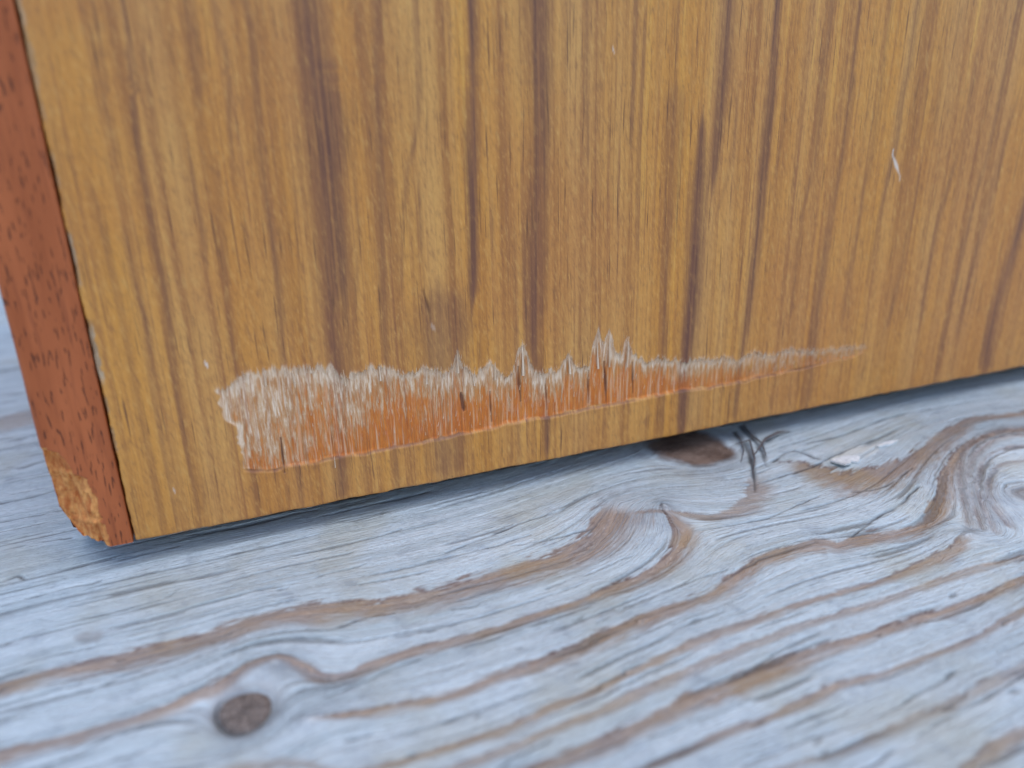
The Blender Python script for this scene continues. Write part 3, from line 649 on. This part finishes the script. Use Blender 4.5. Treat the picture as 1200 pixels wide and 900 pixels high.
# the chipped left arris with bits of old filler, the worn lower arris
wear = np.zeros(NV)
for (px, py, hh, wd, st_) in [(33,35,40,.0007,.6),(45,105,28,.0006,.4),(88,292,18,.0005,.9),(92,320,14,.0005,.6),(107,415,34,.0007,1),(125,475,10,.0004,.7),(138,515,16,.0004,.6),(62,200,18,.0005,.5)]:
    x0, z0 = face_pt(px, py); hz = hh * .00013
    wear = np.maximum(wear, st_ * sstep(1.25, .7, np.abs(z_ - z0) / hz) * sstep(1.2, .8, u_ / (wd * (.55 + .9 * fbm(z_ * 1400, z_ * 0, 74, 2)))))
wear = np.maximum(wear, .5 * sstep(.00045, .0001, z_) * sstep(.52, .66, fbm(u_ * 260, u_ * 0, 76, 2)))
yrec += np.where(wear > .3, .00012, 0) + nick_ledge_shade * .0003
yrec += .00045 * np.exp(-u_ / .00018) * (.3 + fbm(z_ * 500, z_ * 0, 77, 3)) + .00035 * np.exp(-z_ / .00016) * (.4 + fbm(u_ * 400, u_ * 0, 78, 3))
zoff = np.exp(-z_ / .0004) * (fbm(u_ * 300, u_ * 0, 79, 3) - .5) * .00028
xoff = np.exp(-u_ / .0005) * (fbm(z_ * 420, z_ * 0, 80, 3) - .35) * .00035
Xm = (u_ + xoff).reshape(shv); Zm = (z_ + zoff).reshape(shv); Ym = yrec.reshape(shv)
YB = pad(Ym); YB[0] = YB[-1] = .006; YB[:, 0] = YB[:, -1] = .006
nr, nc = YB.shape
panel = grid_mesh('veneer_panel', pad(Xm), YB, pad(Zm), dict(stripe=pad(stripe.reshape(shv)), mark=pad(mark.reshape(shv)), nick_ledge_shade=pad(nick_ledge_shade.reshape(shv)), gouge=pad(gouge.reshape(shv)), gouge_t=pad(gt.reshape(shv)), wear=pad(wear.reshape(shv))),
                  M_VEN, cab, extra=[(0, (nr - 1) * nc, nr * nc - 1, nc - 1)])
panel.location = (0, 0, LIFT)
panel['label'] = 'striped yellow brown veneer with a torn pale and orange strip near its foot'

# fibres standing out of the tear (too small to pick apart) and the larger splinters
def sliver(x, z, ln, wd, tilt, lean, y0, r_):
    pts = []; n = 4
    for i in range(n):
        t = i / (n - 1); ww = wd * (1 - t) ** .6 + .00001
        cx = x + lean * t * ln; cz = z + t * ln; cy = y0 - tilt * (t ** 1.6) * ln - .00005
        pts += [(cx - ww / 2, cy, cz), (cx, cy - ww * .5, cz), (cx + ww / 2, cy, cz)]
    fs = []
    for i in range(n - 1):
        a = 3 * i; fs += [(a, a + 1, a + 4, a + 3), (a + 1, a + 2, a + 5, a + 4), (a + 2, a, a + 3, a + 5)]
    fs.append((3 * n - 3, 3 * n - 2, 3 * n - 1)); return pts, fs
fv, ff_ = [], []
def rows_at(x): return np.interp(x, bx_, bz_), np.interp(x, tx_, tz_)
for i in range(620):
    x = rng.uniform(face_pt(285, 500)[0], face_pt(1005, 410)[0]); b, t = rows_at(x); h = t - b
    if h < .0006: continue
    top_row = rng.random() < .85
    z0 = (t - rng.uniform(.0002, .0011)) if top_row else b + h * rng.uniform(.05, .75)
    ln = rng.uniform(.0005, .0016) * (1 if h > .003 else .6)
    p, f = sliver(x, z0, ln, rng.uniform(.00005, .00012), rng.uniform(.05, .25), rng.normal() * .12, .0001, rng)
    k = len(fv); fv += p; ff_ += [tuple(k + a for a in q) for q in f]
fo = poly_mesh('torn_fibres', fv, ff_, M_FIBRE, panel); fo['kind'] = 'stuff'
for (px, py, hp, wp) in [(537,437,28,7),(613,440,42,9),(668,438,26,8),(701,432,46,6),(714,430,48,6),(735,430,40,5),(393,548,16,3),(312,452,20,6),(346,450,20,6),(405,452,22,6),(446,446,18,6),(580,445,24,7),(556,452,18,5),(500,450,20,5)]:
    x, z = face_pt(px, py); s = depth_scale((x, 0, z))
    p, f = sliver(x, z, hp * s * .95, wp * s * .45, rng.uniform(.01, .03), rng.normal() * .05, .0000, rng)
    poly_mesh('splinter', p, f, M_FIBRE, panel, True)

# solid edging strip with its broken lower corner
prof = [(XL, .015), (XL, .012), (XL, .009)] + [(XL, y) for y in np.linspace(.007, .0009, 30)]
for a in np.linspace(0, math.pi / 2, 8)[1:]: prof.append((XL + .0009 - .0009 * math.cos(a), .0009 - .0009 * math.sin(a)))
prof += [(x, 0.0) for x in np.linspace(XL + .0009, -.00040, 58)[1:]] + [(-.00030, .00004), (-.00024, .00015), (-.0002, .0012), (-.0002, .006)]
prof = np.array(prof); zz = np.concatenate([np.arange(0, .020, .00015), np.arange(.020, .09, .0008), np.linspace(.091, TOP - .0045, 8)])
SX = np.repeat(prof[None, :, 0], len(zz), 0); SY = np.repeat(prof[None, :, 1], len(zz), 0).copy(); SZ = np.repeat(zz[:, None], len(prof), 1).copy()
CH = [face_pt(*p) for p in [(40,470),(57,528),(70,531),(78,541),(86,553),(104,562),(112,582),(120,606),(129,640),(135,700)]]
cx_, cz_ = np.array(CH).T
order = np.argsort(-cz_)
xb = np.interp(-SZ, -cz_[order], cx_[order]) + (fbm(SZ * 900, SZ * 0, 85, 3) - .5) * .0009   # right limit of the chip at each height
ztop = face_pt(57, 528)[1]
s_in = np.where(SZ < ztop + .0004, np.clip(xb - SX, 0, None), 0)
terr = fbm(SX * 900, SZ * 240 + SY * 200, 88, 4)
ymin = np.where(s_in > 0, .00018 * sstep(0, .0004, s_in) + s_in * .42 + (terr - .5) * .0022 * sstep(0, .0012, s_in) + .0009 * sstep(.0012, .0018, s_in + terr * .0012), -1)
ymin = np.minimum(ymin, .0068)
SY2 = np.where(ymin > SY, ymin, SY)
zc = np.interp(SX, [XL - .001, XL, -.0088, -.0080, -.0070, -.0055, -.0035], [.0085, .0068, .0045, .0024, .0012, .0005, 0])
zc = zc + (fbm(SX * 1500, SY * 900, 89, 3) - .5) * .0012 * sstep(-.0035, -.0055, SX)
depthfade = sstep(.0085, .006, SY2)
SZ2 = np.where((SZ < zc * depthfade), zc * depthfade, SZ)
chip = np.where((SY2 > SY + .00005) | (SZ2 > SZ + .00003), 1.0, 0.0)
SX2 = SX + (fbm(SZ * 120, SY * 100, 90, 2) - .5) * .00012
nrs, ncs = SX.shape
strip = grid_mesh('edging_strip', SX2, SY2, SZ2, dict(chip=chip), M_STRIP, cab,
                  extra=[tuple(range(ncs)), tuple(range(nrs * ncs - 1, (nrs - 1) * ncs - 1, -1))])
strip.location = (0, 0, LIFT)
strip['label'] = 'red brown solid wood edging with a broken off lower corner'

# the rest of the carcass, out of sight behind the panel
box_mesh('side_panel', (XL + .0002, .0152, LIFT), (XL + .012, DEP, TOP - .0047), M_SIDE, cab)
box_mesh('side_panel', (XR - .012, .0065, LIFT), (XR, DEP, TOP - .0047), M_SIDE, cab)
box_mesh('back_panel', (XL + .0122, DEP - .006, LIFT), (XR - .0122, DEP - .001, TOP - .0047), M_SIDE, cab)
box_mesh('top_panel', (XL - .001, -.001, TOP - .0044), (XR + .001, DEP + .001, TOP + .008), M_SIDE, cab)
box_mesh('bottom_panel', (XL + .020, .0078, .0001), (XR - .004, DEP - .003, LIFT - .0001), M_BASE, cab)  # resting base, coloured dark to deepen the shade in the gap
